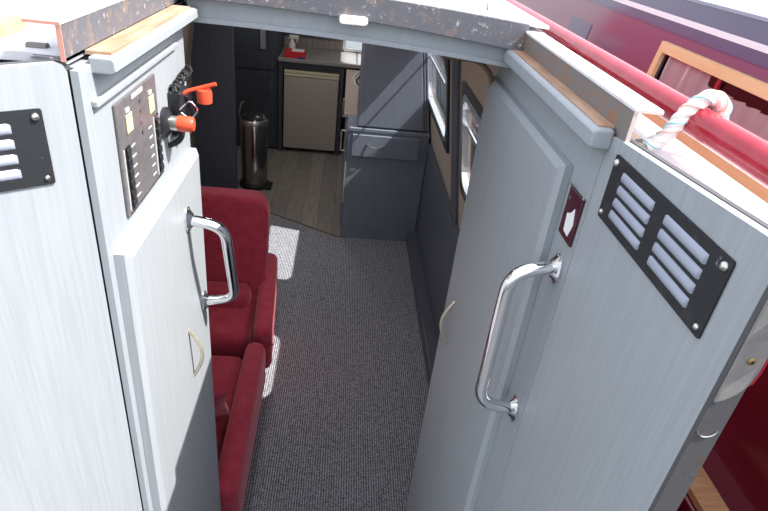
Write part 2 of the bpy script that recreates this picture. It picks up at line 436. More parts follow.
# small curved brown wood corner of the inner cabin opening
bm = bmesh.new()
arc = [(.30+.07*math.sin(a), 1.44, 1.93+.07*math.cos(a)+.02) for a in [i*PI/2/10 for i in range(11)]]
add_tube(bm, [(.24, 1.44, 2.02)]+arc+[(.37, 1.44, 1.90)], .006, 8)
tag(obj('corner_moulding', bm, BROWNW), 'curved brown wooden corner moulding at the top right of the doorway', 'moulding')

# ------------------------------------------------------------------ side lockers flanking the doorway
# right
tl = thing('side_locker', 'slate grey plywood locker right of the doorway with a tall door', 'locker', (.385, .80, 0), 'lockers beside the doorway')
prism('carcass', PAINT2, [(.386, .787, 0), (.66, .787, 0), (.66, .787, .9), (.50, .787, 2.05), (.386, .787, 2.05)], (0, .70, 0), tl, bev=.002)
# lip shelf above
lipR = thing('hatch_ledge', 'grey rounded ledge under the rusty channel right of the doorway', 'ledge', (.36, .8, 2.04), 'ledges along the hatch opening')
bm = bmesh.new()
add_prism(bm, [(.3855, .770, 2.074), (.357, .770, 2.074), (.353, .770, 2.068), (.353, .770, 2.048), (.357, .770, 2.043), (.3855, .770, 2.043)], None, (0, .56, 0))
obj('ledge_board', bm, PAINT2, lipR, bev=.005, seg=3)
box('bare_wood_top', WOODEND, .364, .3875, .782, 1.30, 2.0725, 2.0762, lipR)
def door_panel(name, x_face, x_back, ya, yb, za, zb, parent, cham=.012, m=PAINT):
    """a locker door with a chamfered edge round its face"""
    bm = bmesh.new()
    s = 1 if x_back > x_face else -1
    A = [(ya, za), (yb, za), (yb, zb), (ya, zb)]
    B = [(ya+cham, za+cham), (yb-cham, za+cham), (yb-cham, zb-cham), (ya+cham, zb-cham)]
    va = [bm.verts.new((x_back, *p)) for p in A]
    vm = [bm.verts.new((x_face+s*cham*.7, *p)) for p in A]
    vf = [bm.verts.new((x_face, *p)) for p in B]
    for i in range(4):
        j = (i+1) % 4
        bm.faces.new((va[i], va[j], vm[j], vm[i])); bm.faces.new((vm[i], vm[j], vf[j], vf[i]))
    bm.faces.new(va); bm.faces.new(vf)
    return obj(name, bm, m, parent)
d = door_panel('door', .364, .3855, .876, 1.475, .12, 1.978, tl)
bow = []
for i in range(13):
    t = i/12; bow.append((.364-.030*math.sin(PI*t), 1.358-.005*t, 1.363-.153*t))
tube('pull_handle', PALEM, bow, .0045, d, n=8)['label'] = 'pale curved pull handle'
bm = bmesh.new(); add_lathe(bm, [(.002, 0), (.008, .001), (.008, .005)], (.3595, 1.44, .80), 'x', 12)
bm.free()
# left
tl2 = thing('side_locker', 'sunlit pale grey locker left of the doorway below the switch panel', 'locker', (-.345, .80, 0), 'lockers beside the doorway')
box('frame_stile', PAINT2, -.3575, -.347, .790, .8115, .0, 2.082, tl2)
prism('carcass', PAINT2, [(-.347, .812, 0), (-1.25, .812, 0), (-1.25, .812, .9), (-1.08, .812, 2.03), (-.366, .812, 2.082), (-.347, .812, 2.082)], (0, .505, 0), tl2, bev=.002)
d2 = door_panel('door', -.322, -.3465, .810, 1.297, .12, 1.790, tl2)
bow = []
for i in range(13):
    t = i/12; bow.append((-.322+.026*math.sin(PI*t), 1.09+.015*t, 1.42-.155*t))
tube('pull_handle', PALEM, bow, .0045, d2, n=8)['label'] = 'pale curved pull handle'
lipL = thing('hatch_ledge', 'white sunlit ledge left of the doorway above the switch panel', 'ledge', (-.33, .82, 2.06), 'ledges along the hatch opening')
bm = bmesh.new()
add_prism(bm, [(-.350, .832, 2.092), (-.318, .832, 2.092), (-.314, .832, 2.088), (-.314, .832, 2.074), (-.318, .832, 2.069), (-.350, .832, 2.069)], None, (0, .50, 0))
obj('ledge_board', bm, PAINT2, lipL, bev=.005, seg=3)
box('bare_wood_top', WOODEND, -.3595, -.3245, .85, 1.30, 2.0905, 2.0960, lipL)
# thin batten below the left ledge
struct(box('trim_batten', PAINT2, -.3475, -.338, .815, 1.24, 2.026, 2.036, bev=.002))

# ------------------------------------------------------------------ grab rails
def grab_rail(label, x, ya, za, yb, zb, out, r, side):
    t = thing('grab_rail', label, 'grab rail', (x, ya, za), 'chrome grab rails')
    xo = x+side*out
    A = Vector((x, ya, za)); B = Vector((x, yb, zb))
    path = rounded_path([A, (xo, ya, za-.012), (xo, yb, zb+.012), B], .045, 9)
    tube('bar', CHROME, path, r, t, n=20)
    for P in (A, B):
        bm = bmesh.new()
        add_lathe(bm, [(.002, 0), (.029, 0), (.029, .003), (.022, .006), (r+.003, .012), (r+.001, .013)], (0, 0, 0), 'x', 28)
        bm.transform(Matrix.Translation(P) @ Matrix.Diagonal((side, .72, 1.05, 1)))
        f = obj('flange', bm, CHROME, t, smooth=True)
        for dz in (-.023, .023):
            bm = bmesh.new(); add_sphere(bm, P+Vector((side*.004, 0, dz)), .0042, (.5, 1, 1))
            obj('screw', bm, STEELW, f, smooth=True)
    return t
grab_rail('chrome grab rail on the grey frame right of the doorway', .3855, .825, 1.812, .825, 1.478, .078, .0125, -1)
grab_rail('chrome grab rail on the sunlit white locker door', -.3215, 1.150, 1.680, 1.243, 1.394, .080, .0125, 1)

# ------------------------------------------------------------------ switch panel on the left
px = -.3465
py0, py1, pz0, pz1 = .883, 1.085, 1.820, 2.010
sp = thing('switch_panel', 'dark electrical panel with two meters and rows of switches', 'panel', (px, .98, 1.915))
box('panel_plate', noisy('panel_grey', (.11, .105, .11), (.15, .14, .145), 80, .4, bs=0), px, px+.005, py0, py1, pz0, pz1, sp, bev=.0015)
for ya, zt in ((.917, 1.983), (1.034, 1.980)):
    d = box('meter', LCD, px+.005, px+.0075, ya, ya+.027, zt-.030, zt, sp, bev=.001)
    box('meter_cap', WHITEP, px+.005, px+.007, ya+.004, ya+.018, zt+.004, zt+.010, d)
for ya in (.893, 1.052):
    ztop = 1.935 if ya < 1 else 1.940
    box('switch_column', BLACKP, px+.005, px+.0065, ya, ya+.027, 1.827, ztop, sp)
    box('column_edge', WHITEP, px+.005, px+.0068, ya-.0012, ya, 1.827, ztop, sp)
    for k in range(6):
        z = 1.830+k*.0180
        s_ = box('switch', BLACKP, px+.0065, px+.011, ya+.006, ya+.021, z, z+.013, sp, bev=.002)
        box('switch_mark', STEELW, px+.011, px+.0114, ya+.011, ya+.016, z+.004, z+.008, s_)
for k in range(6):
    z = 1.832+k*.0180
    for y in (.930, 1.022):
        box('switch_label', WHITEP, px+.005, px+.0055, y, y+.017, z+.004, z+.0065, sp)
for k in range(4):
    z = 1.93+k*.018
    box('indicator_lamp', STEELW, px+.005, px+.006, .984, .990, z, z+.006, sp)
box('title_strip', WHITEP, px+.005, px+.0056, .955, 1.010, 1.9995, 2.0065, sp)
box('bottom_edge', STEELW, px+.004, px+.0065, py0+.003, py1-.004, pz0, pz0+.003, sp)

# ------------------------------------------------------------------ battery isolator with red keys
iso = thing('battery_isolator', 'battery isolator switch with a red key and hanging red cap', 'isolator', (-.3465, 1.17, 1.90))
lathe('base', BLACKP, [(.004, 0), (.030, 0), (.030, .006), (.021, .012), (.017, .014)], (-.3465, 1.130, 1.904), 'x', iso)
lathe('collar', STEELW, [(.004, .012), (.015, .012), (.015, .034), (.013, .036)], (-.3465, 1.130, 1.904), 'x', iso)
bm = bmesh.new()
add_lathe(bm, [(.004, .024), (.0145, .024), (.0155, .030), (.0155, .052), (.0125, .058), (.004, .059)], (-.3465, 1.130, 1.904), 'x', 20)
obj('red_key', bm, ORANGE, iso, smooth=True)['label'] = 'red barrel key'
coil = [(-.336+.008*math.cos(k*1.1), 1.165+.0030*k+.008*math.sin(k*.5), 1.955+.009*math.sin(k*1.1)+.0003*k) for k in range(46)]
tube('coiled_lead', RUBBER, coil, .003, iso, n=7)
tube('cable', RUBBER, rounded_path([(-.340, 1.175, 1.915), (-.315, 1.165, 1.905), (-.322, 1.15, 1.862), (-.345, 1.145, 1.850)], .012), .006, iso, n=8)
tube('cable', RUBBER, rounded_path([(-.345, 1.205, 1.94), (-.312, 1.195, 1.935), (-.300, 1.185, 1.90), (-.344, 1.18, 1.860)], .012), .006, iso, n=8)
tube('ring', CHROME, rounded_path([(-.320, 1.150, 1.925), (-.300, 1.155, 1.945), (-.285, 1.160, 1.925), (-.300, 1.155, 1.905), (-.318, 1.150, 1.920)], .008), .0018, iso, n=6)
box('backing_block', BLACKP, -.3465, -.318, 1.165, 1.225, 1.885, 1.955, iso, bev=.005)
capb = lathe('red_cap', ORANGE, [(.003, -.017), (.0145, -.016), (.0155, .002), (.0145, .010), (.003, .012)], (-.279, 1.19, 1.948), 'z', iso)
tube('strap', ORANGE, rounded_path([(-.330, 1.18, 1.940), (-.312, 1.185, 1.954), (-.285, 1.19, 1.962), (-.255, 1.19, 1.972)], .01), .0042, capb, n=8)

# ------------------------------------------------------------------ 12 V socket plate on the right frame
so = thing('socket_plate', 'dark maroon socket plate with torn white paper on the right frame', 'socket', (.385, .82, 1.91))
box('plate', MAROONP, .381, .3865, .797, .856, 1.868, 1.953, so, bev=.002)
box('chrome_edge', CHROME, .3795, .3865, .795, .858, 1.953, 1.957, so, bev=.001)
bm = bmesh.new(); add_prism(bm, [(.3805, .803, 1.905), (.3805, .812, 1.930), (.3805, .822, 1.918), (.3805, .836, 1.912), (.3805, .832, 1.882), (.3805, .812, 1.880)], None, (-.001, 0, 0))
obj('torn_paper', bm, PAPER, so)['label'] = 'torn scrap of white paper'
lathe('screw', STEELW, [(.001, 0), (.003, 0), (.003, -.001)], (.381, .845, 1.935), 'x', so, 10)

# ------------------------------------------------------------------ the two aft doors, opened outwards
def vent(parent, P, U, Nn, length, height, m0=.11):
    """louvred plate: P lower hinge-side corner, U along, N outward, z up"""
    P = Vector(P); U = Vector(U); Nn = Vector(Nn); Z = Vector((0, 0, 1))
    def q(u, z, n=0): return P+U*u+Z*z+Nn*n
    holes = []; sl = length*.34; sh = height*.105
    for g in (0, 1):
        u0 = length*(m0+g*.43)
        for k in range(4):
            z0 = height*(.14+.195*k)
            holes.append(rrect(u0, u0+sl, z0, z0+sh, sh*.48, 4))
    lp = rrect(0, length, 0, height, .003, 2)
    pl = holed('vent_plate', VENTM, lp, holes, lambda a, b: q(a, b, 0), Nn*.0025, parent)
    for h in holes:
        us = [p[0] for p in h]; zs = [p[1] for p in h]
        u0, u1, z0, z1 = min(us), max(us), min(zs), max(zs)
        bm = bmesh.new(); nseg = 6; rows = []
        for i in range(nseg+1):
            t = i/nseg; zz = z0-.001+(z1-z0+.004)*t; nn = .0024+.0035*math.sin(PI*min(1, t*1.0))
            rows.append([bm.verts.new(q(u0+.001, zz, .0024)), bm.verts.new(q(u0+.006, zz, nn)), bm.verts.new(q(u1-.006, zz, nn)), bm.verts.new(q(u1-.001, zz, .0024))])
        for a, b in zip(rows, rows[1:]):
            for j in range(3): bm.faces.new((a[j], a[j+1], b[j+1], b[j]))
        lo = obj('louvre', bm, VENTIN, pl, smooth=True)
        sol = lo.modifiers.new('Solidify', 'SOLIDIFY'); sol.thickness = .0008
    for u in (.009, length-.009):
        for z in (.010, height-.010):
            bm = bmesh.new(); add_sphere(bm, q(u, z, .0025), .0055 if z > .03 else .004, (1, 1, 1))
            obj('vent_screw', bm, STEELW, pl, smooth=True)
    return pl

def leaf(name, H, ang, width, side, zt0, zt1, label):
    """H hinge point (x,y) on the inner face, opening direction by angle from -Y"""
    H = Vector((*H, 0)); U = Vector((side*math.sin(ang), -math.cos(ang), 0)); Nn = Vector((-side*math.cos(ang), -math.sin(ang), 0))*1.0
    o = bpy.data.objects.new(name, None); COL.objects.link(o); o.location = (H.x, H.y, .63); struct(o, label, 'door')
    def q(u, z, n=0): return H+U*u+Vector((0, 0, z))+Nn*n
    zb = .68
    def prof(n0, n1, e0, e1, m, nm, top=0):
        bm = bmesh.new()
        r = .012
        P = [(e0, zb), (width-e1, zb), (width-e1, zt1+top), (e0+r, zt0+top), (e0+r*.3, zt0+top-r*.3), (e0, zt0+top-r)]
        add_prism(bm, [q(u, z, n0) for u, z in P], None, Nn*(n1-n0))
        return obj(nm, bm, m, o)
    prof(-.012, 0, 0.002, 0.0, PAINT, 'lining_board')
    prof(-.020, -.0122, -.006, 0, RUSTDK, 'steel_plate', .001)
    return o, q, U, Nn
# right leaf stands straight back
R_, qR, UR, NR = leaf('door_1', (.384, .782), 0.0, .373, 1, 2.066, 2.092, 'right cabin door leaf of grey painted board with a black vent')
vent(R_, qR(.042, 1.957, .0002), UR, NR, .287, .094)
# left leaf swings wide
L_, qL, UL, NL = leaf('door_2', (-.3585, .790), math.radians(53), .385, -1, 2.0925, 2.082, 'left cabin door leaf of sunlit pale grey board with a black vent')
vent(L_, qL(.041, 1.931, .0002), UL, NL, .287, .106, .13)

# steel end plate and wing of the right side behind the leaf
struct(box('trim_end_plate', RUSTDK, .3835, .4115, .402, .408, .66, 2.056), 'dark rust-flecked steel flange down the free edge of the right door', 'flange')
c_ = [(.4125, 2.056), (.4125, 1.962), (.4095, 1.946), (.402, 1.934), (.392, 1.926), (.384, 1.922), (.3835, 2.056)]
wp = prism('flange_plate', noisy('worn_grey_plate', (.20, .20, .20), (.27, .255, .24), 60, .6, bs=.3), [(x, .3985, z) for x, z in c_], (0, .0033, 0), bev=.0006)
tag(wp, 'worn grey steel plate with rounded lower corner at the edge of the right door', 'plate')
bm = bmesh.new(); add_tube(bm, [(.4130, .3985, 2.056), (.4130, .3985, 1.962), (.4105, .3985, 1.948)], .0012, 6)
o_ = obj('red_edge', bm, REDP, wp)
sc_ = lathe('brass_screw', mat('brass', (.55, .42, .2), .35, .8), [(.0005, 0), (.0042, 0), (.0042, -.0012), (.002, -.002)], (.3975, .3984, 1.977), 'y', wp, 14)
lathe('recess', RUBBER, [(.0003, 0), (.0014, 0), (.0014, -.0004)], (.3975, .3964, 1.977), 'y', sc_, 8)
bm = bmesh.new(); add_tube(bm, [(.3955+.011*math.cos(a), .4012, 1.882+.010*math.sin(a)) for a in [PI*(1.05+.9*i/10) for i in range(11)]], .0009, 5)
struct(obj('trim_latch_bow', bm, STEELW))
# bulkhead beside the doorway
struct(prism('wall_aft', RUSTDK, [(-1.26, .800, .6), (-.385, .800, .6), (-.385, .800, 2.075), (-1.09, .800, 2.035), (-1.25, .800, .9)], (0, .011, 0)))
struct(box('trim_gap_shade', RUBBER, -.368, -.358, .798, .811, .64, 2.08))  # dark strip standing in for the shade in the hinge gap
struct(box('trim_gap_shade_right', RUBBER, .389, .411, .783, .7868, .64, 2.05))  # same dark strip for the shaded gap at the right hinge
struct(prism('wall_aft_right', REDP, [(.412, .80, .6), (.70, .80, .6), (.685, .80, .9), (.53, .80, 2.03), (.412, .80, 2.03)], (0, -.012, 0)))

# red handrail on the roof edge
hr = thing('handrail', 'long red painted tubular handrail along the right roof edge', 'handrail', (.485, .4, 2.06))
tube('rail', REDP, [(.482, .10, 2.103), (.482, 6.4, 2.103)], .0205, hr, n=28)
for y in (.34, 1.75, 3.3, 4.9, 6.2):
    box('rail_foot', REDP, .474, .490, y-.02, y+.02, rz(.48)-.004 if y > .42 else 2.06, 2.10, hr)

# rope looped over the handrail
rp = thing('mooring_rope', 'white rope with blue and pink flecks looped over the red handrail', 'rope', (.43, .74, 2.05))
path = rounded_path([(.424, .752, 2.062), (.440, .745, 2.072), (.462, .746, 2.118), (.484, .746, 2.140), (.512, .750, 2.128), (.517, .756, 2.100), (.507, .765, 2.076)], .014, 6)
# resample
def resample(P, n):
    P = [Vector(p) for p in P]; d = [0]
    for a, b in zip(P, P[1:]): d.append(d[-1]+(b-a).length)
    out = []
    for i in range(n):
        s = d[-1]*i/(n-1); k = 0
        while k < len(d)-2 and d[k+1] < s: k += 1
        t = (s-d[k])/max(1e-9, d[k+1]-d[k]); out.append(P[k].lerp(P[k+1], t))
    return out, d[-1]
C, Ln = resample(path, 110)
def strand(ph, off, r):
    out = []; prev = None
    for i, p in enumerate(C):
        t = (C[min(i+1, len(C)-1)]-C[max(i-1, 0)]).normalized()
        u = t.cross(Vector((0, 1, 0))).normalized() if prev is None else (prev-t*prev.dot(t)).normalized()
        prev = u; w = t.cross(u); a = ph + 2*PI*(i/len(C))*Ln/.042
        out.append(p+(u*math.cos(a)+w*math.sin(a))*off)
    return out
for k in range(3):
    tube('strand', ROPEM, strand(k*2*PI/3, .0050, 0), .0062, rp, n=10)
tube('blue_fleck', ROPEB, strand(.25, .0106, 0), .0012, rp, n=6)['label'] = 'blue marker yarn'
tube('pink_fleck', ROPER, strand(2.4, .0106, 0), .0012, rp, n=6)['label'] = 'pink marker yarn'

# ------------------------------------------------------------------ armchairs
def soft_box(bm, x0, x1, y0, y1, z0, z1, r=.04, seg=4):
    b = bmesh.new(); add_box(b, x0, x1, y0, y1, z0, z1)
    bmesh.ops.bevel(b, geom=b.edges[:]+b.verts[:], offset=r, segments=seg, affect='EDGES', profile=.5)
    me = bpy.data.meshes.new('tmp'); b.to_mesh(me); b.free(); bm.from_mesh(me); bpy.data.meshes.remove(me)
def soft(name, x0, x1, y0, y1, z0, z1, parent, r=.04, shear=None, m=FABRIC):
    bm = bmesh.new(); soft_box(bm, x0, x1, y0, y1, z0, z1, r)
    if shear:
        for v in bm.verts: v.co = Vector(shear(v.co))
    return obj(name, bm, m, parent, smooth=True, ang=60)

# far chair faces aft: back panel far, seat, aisle arm
ch = thing('armchair', 'red velour armchair facing the doorway, farther of the two', 'armchair', (-.72, 2.6, 0), 'red armchairs along the left side')
def back_shear(co): return (co.x, co.y+.34*(co.z-.42)*.95, co.z)
pts = []
for x, z in rrect(-1.10, -.355, .30, .93, .10, 8): pts.append((x, 2.66, z))
bm = bmesh.new(); add_prism(bm, pts, None, (0, .13, 0))
for v in bm.verts: v.co = Vector(back_shear(v.co))
obj('backrest', bm, FABRIC, ch, bev=.028, seg=5, smooth=True)
b = soft('backrest_lower', -1.08, -.42, 2.50, 2.66, .36, .52, ch, .05)
soft('seat', -1.10, -.385, 2.26, 2.70, .24, .44, ch, .05)
soft('base', -1.10, -.385, 2.26, 2.95, .02, .28, ch, .02)
def armf(co):
    t = (co.y-2.24)/.8; return (co.x-.060*t, co.y, co.z)
soft('arm', -.358, -.265, 2.245, 3.02, .24, .50, ch, .04, armf)
soft('arm', -1.18, -1.08, 2.245, 3.02, .02, .50, ch, .035)
bm = bmesh.new(); add_tube(bm, [(-.340, 2.243, .425), (-.30, 2.238, .418), (-.257, 2.243, .425)], .004, 8)
obj('seam', bm, SEAM, ch)
# near chair faces forward, its back to the locker
ch2 = thing('armchair', 'red velour armchair nearer the doorway behind the white locker door', 'armchair', (-.72, 1.7, 0), 'red armchairs along the left side')
soft('base', -1.10, -.38, 1.345, 2.18, .02, .24, ch2, .02)
soft('seat', -1.10, -.385, 1.47, 2.20, .22, .40, ch2, .05)
def armn(co):
    return (co.x-.01*(co.y-1.8), co.y, co.z)
soft('arm', -.382, -.284, 1.36, 2.225, .20, .47, ch2, .045, armn)
soft('skirt', -.41, -.335, 1.36, 2.14, .01, .23, ch2, .015)
soft('arm', -1.18, -1.08, 1.34, 2.225, .02, .47, ch2, .04)
soft('backrest', -1.10, -.42, 1.345, 1.50, .24, .86, ch2, .05)
# loose cushion
bm = bmesh.new()
bmesh.ops.create_cube(bm, size=1)
bmesh.ops.subdivide_edges(bm, edges=bm.edges[:], cuts=7, use_grid_fill=True)
for v in bm.verts:
    x, y, z = v.co*2
    puff = (1-abs(x)**2.5)*(1-abs(y)**2.5)
    pin = 1-.08*(1-abs(x))*abs(y) - .08*(1-abs(y))*abs(x)
    v.co = Vector((x*.19*pin, y*.19*pin, z*(.012+.055*puff)))
bm.transform(Matrix.Translation((-.555, 1.66, .575)) @ Matrix.Rotation(math.radians(12), 4, 'Z') @ Matrix.Rotation(math.radians(-58), 4, 'X'))
tag(obj('scatter_cushion', bm, FABRIC, smooth=True, ang=80), 'loose red cushion leaning on the near red armchair', 'cushion')

# ------------------------------------------------------------------ partition, bin, galley
struct(box('wall_partition', DARKP, -1.26, -.905, 4.92, 4.96, 0, 2.012, bev=.002))
bn = thing('pedal_bin', 'tall round chrome pedal bin on a black base beside the partition', 'bin', (-.77, 5.03, 0))
c = (-.765, 5.04, 0)
lathe('base_ring', RUBBER, [(.01, 0), (.135, 0), (.135, .035), (.122, .05)], c, 'z', bn, 32)
lathe('body', mat('dark_chrome', (.30, .29, .27), .16, 1), [(.01, .045), (.118, .045), (.118, .60), (.112, .61)], c, 'z', bn, 40)
lathe('lid_ring', STEELW, [(.01, .60), (.122, .60), (.122, .635), (.114, .645)], c, 'z', bn, 32)
lathe('lid', BLACKP, [(.01, .640), (.112, .642), (.095, .672), (.05, .690), (.006, .695)], c, 'z', bn, 32)
box('pedal', RUBBER, -.68, -.60, 4.94, 5.08, .005, .03, bn, bev=.006)
tube('carry_handle', STEELW, rounded_path([(-.88, 5.03, .62), (-.885, 5.0, .70), (-.86, 4.98, .79), (-.84, 4.98, .80)], .02), .007, bn, n=8)

# left run in the galley (dark cabinet)
g1 = thing('galley_cabinet', 'dark navy galley cabinet between the bin and the fridge', 'cabinet', (-.92, 6.2, 0), 'galley cabinets')
box('carcass', NAVYP, -1.18, -.665, 6.0, 6.53, .02, 1.45, g1, bev=.003)
dd = box('door', NAVYP, -1.16, -.69, 5.985, 6.0, .08, .82, g1, bev=.003)
box('drawer', NAVYP, -1.16, -.69, 5.985, 6.0, .84, 1.02, g1, bev=.003)
tube('handle', STEELW, [(-.74, 5.965, .62), (-.74, 5.965, .74)], .004, dd, n=6)
tag(box('wall_strip', mat('pale_strip', (.26, .27, .30), .4), -.835, -.785, 5.965, 5.998, 1.04, 1.35, bev=.003), 'pale vertical strip hanging on the dark cabinet beyond the bin', 'strip')

# fridge under the worktop
fz = thing('fridge', 'small cream undercounter fridge beneath the galley worktop', 'fridge', (-.32, 6.2, 0))
box('body', CREAM, -.60, -.045, 6.015, 6.45, .03, .862, fz, bev=.004)
fd = box('door', CREAM, -.60, -.045, 5.965, 6.010, .045, .800, fz, bev=.008)
box('top_trim', CREAMTRIM, -.60, -.045, 5.962, 6.012, .806, .832, fz, bev=.004)
box('control_strip', CREAMTRIM, -.60, -.045, 5.970, 6.012, .838, .862, fz, bev=.003)
box('badge', STEELW, -.36, -.30, 5.959, 5.963, .813, .824, fz)
for x in (-.57, -.08):
    lathe('foot', RUBBER, [(.002, 0), (.02, 0), (.02, .029), (.002, .029)], (x, 6.05, 0), 'z', fz, 12)
gs = thing('fridge_housing', 'dark navy frame around the cream fridge', 'cabinet', (-.32, 6.2, 0), 'galley cabinets')
box('side_panel', NAVYP, -.655, -.615, 5.965, 6.53, 0, .945, gs)
box('side_panel', NAVYP, -.035, .0, 5.965, 6.53, 0, .945, gs)
box('top_rail', NAVYP, -.615, -.035, 5.985, 6.53, .875, .945, gs)
tag(box('worktop', WORKTOP, -.66, .60, 5.945, 6.53, .945, .980, bev=.004), 'grey galley worktop above the cream fridge', 'worktop')
struct(box('wall_splashback', SPLASH, -.66, -.03, 6.53, 6.549, .98, 1.10))
struct(box('wall_splashback_top', NAVYP, -.66, -.03, 6.50, 6.549, 1.10, 1.9))
# red box and white spray bottle on the worktop
rb = thing('red_box', 'red carton with white top lying on the galley worktop', 'box', (-.49, 6.02, .98))
box('carton', REDPLAS, -.60, -.395, 5.975, 6.12, .980, 1.045, rb, bev=.003)
box('white_panel', PAPER, -.53, -.41, 5.985, 6.10, 1.045, 1.048, rb)
bo = thing('spray_bottle', 'small white spray bottle standing behind the red carton', 'bottle', (-.545, 6.17, .98))
lathe('bottle_body', WHITEP, [(.004, 0), (.033, 0), (.035, .01), (.035, .10), (.014, .135), (.014, .15)], (-.545, 6.17, .98), 'z', bo, 20)
box('spray_head', WHITEP, -.575, -.48, 6.155, 6.185, 1.128, 1.165, bo, bev=.006)
box('trigger', WHITEP, -.500, -.490, 6.163, 6.177, 1.095, 1.13, bo, bev=.002)
tag(box('blue_cloth', mat('blue_cloth', (.03, .05, .16), .8), -.47, -.40, 5.955, 5.972, .975, .998, bev=.003), 'small dark blue tag at the worktop edge below the red carton', 'cloth')
# printed curtain at the bright window
bm = bmesh.new(); m_ = 16
for i in range(m_+1):
    x = -.09+.14*i/m_; y = 6.50+.012*math.sin(i*1.6)
    bm.verts.new((x, y, 1.13)); bm.verts.new((x, y, 1.66))
bm.verts.ensure_lookup_table()
for i in range(m_): bm.faces.new((bm.verts[2*i], bm.verts[2*i+2], bm.verts[2*i+3], bm.verts[2*i+1]))
cu = obj('window_curtain', bm, PRINT, smooth=True); cu.modifiers.new('Solidify', 'SOLIDIFY').thickness = .002
tag(cu, 'flower-printed curtain at the bright galley window', 'curtain')

# things on the beige worktop by the window
sk = thing('extension_socket', 'white extension socket block lying on the beige worktop', 'socket', (.16, 5.0, .93))
box('block', WHITEP, .135, .175, 4.85, 5.20, .932, .962, sk, bev=.006)
tube('cable', RUBBER, rounded_path([(.155, 5.20, .95), (.14, 5.30, .94), (.12, 5.50, .94), (.17, 5.75, .94), (.25, 5.85, .94)], .05), .008, sk, n=8)
tube('white_cable', WHITEP, rounded_path([(.16, 5.19, .942), (.10, 5.35, .940), (.09, 5.6, .940), (.16, 5.9, .940)], .06), .006, sk, n=8)

# slate cabinet facing us
kc = thing('kitchen_cabinet', 'slate grey base cabinet with one drawer at the carpet edge', 'cabinet', (.35, 4.4, 0), 'galley cabinets')
box('carcass', SLATE, .060, .668, 4.145, 5.94, 0, .905, kc, bev=.004)
box('top_front', SLATE, .052, .668, 4.138, 4.45, .905, .930, kc, bev=.003)
tag(box('counter', BEIGE, .022, .660, 4.452, 5.94, .907, .932, bev=.003), 'beige worktop along the right side before the bright window', 'worktop')
dr = box('drawer', SLATE, .095, .60, 4.127, 4.145, .715, .885, kc, bev=.004)
bow = [(.205+.13*i/10, 4.127-.022*math.sin(PI*i/10), .818-.018*math.sin(PI*i/10)) for i in range(11)]
tube('drawer_handle', STEELW, bow, .004, dr, n=8)
for (ya, yb) in ((4.20, 5.02), (5.06, 5.90)):
    sd = box('side_door', SLATE, .044, .060, ya, yb, .08, .88, kc, bev=.004)
    yy = ya+.07 if ya < 4.5 else ya+.07
    tube('door_handle', PALEM, rounded_path([(.044, yy, .86), (.012, yy, .86), (.012, yy, .70), (.044, yy, .70)], .01), .006, sd, n=8)
box('corner_bead', PALEM, .052, .062, 4.136, 4.148, .32, .66, kc)
tc = thing('tall_cupboard', 'slate grey upper cupboard above the drawer cabinet', 'cupboard', (.35, 4.4, .93), 'galley cabinets')
def taper(name, x0, gap, y0, y1, z0, z1, thick=None):
    r0, r1 = xr(z0)-gap, xr(z1)-gap
    l0, l1 = (x0, x0) if thick is None else (r0-thick, r1-thick)
    return prism(name, SLATE, [(l0, y0, z0), (r0, y0, z0), (r1, y0, z1), (l1, y0, z1)], (0, y1-y0, 0), tc, bev=.003)
taper('carcass', .125, .012, 4.172, 4.70, .933, 2.005)
taper('door', .128, .055, 4.154, 4.171, .945, 2.0)
taper('edge_bead', 0, .035, 4.160, 4.171, .945, 2.0, .012)
taper('edge_bead', 0, .015, 4.160, 4.171, .945, 2.0, .012)

# ------------------------------------------------------------------ neighbouring boat
KN = .155
def xn(z): return 1.72+KN*(z-2.1) if z > .75 else 1.72+KN*(.75-2.1)
nb = thing('neighbour_narrowboat', 'maroon and navy narrowboat moored alongside to the right', 'boat', (2.5, 3, -.3))
def slab(name, m, y0, y1, z0, z1, dx, parent=nb, th=.02, bev=0):
    return prism(name, m, [(xn(z0)-dx, y0, z0), (xn(z0)-dx+th, y0, z0), (xn(z1)-dx+th, y0, z1), (xn(z1)-dx, y0, z1)], (0, y1-y0, 0), parent, bev)
NY0, NY1 = -3.0, 13
WN = (1.35, 3.10, 1.545, 1.855)
def fn(y, z): return (xn(z), y, z)
holed('cabin_side', MAROONB, [(NY0, .68), (NY1, .68), (NY1, 2.095), (NY0, 2.095)], [rrect(WN[0], WN[1], WN[2], WN[3], .01, 2)], fn, (.02, 0, 0), nb)
slab('navy_band', NAVYB, NY0, NY1, 1.925, 2.095, .003, th=.004)
slab('lower_panel', DKMAROON, NY0, 1.95, .685, 1.48, .003, th=.004)
slab('coach_line', STRIPEW, NY0, NY1, 1.978, 2.004, .006, th=.004)
n = 8; xs = [xn(2.095)-.01+1.6*i/n for i in range(n+1)]
pts = [(x, NY0, 2.10+.07*math.sin(PI*(x-xs[0])/1.6)) for x in xs]+[(x, NY0, 2.085) for x in reversed(xs)]
prism('cabin_roof', NROOF, pts, (0, NY1-NY0, 0), nb)
box('hull_side', HULLB, 1.30, 3.4, NY0, NY1, -.45, .60, nb)
box('gunwale', DKMAROON, 1.27, 1.60, NY0, NY1, .60, .68, nb, bev=.01)
slab('far_side', MAROONB, NY0, NY1, .78, 2.09, -1.5, th=.02)
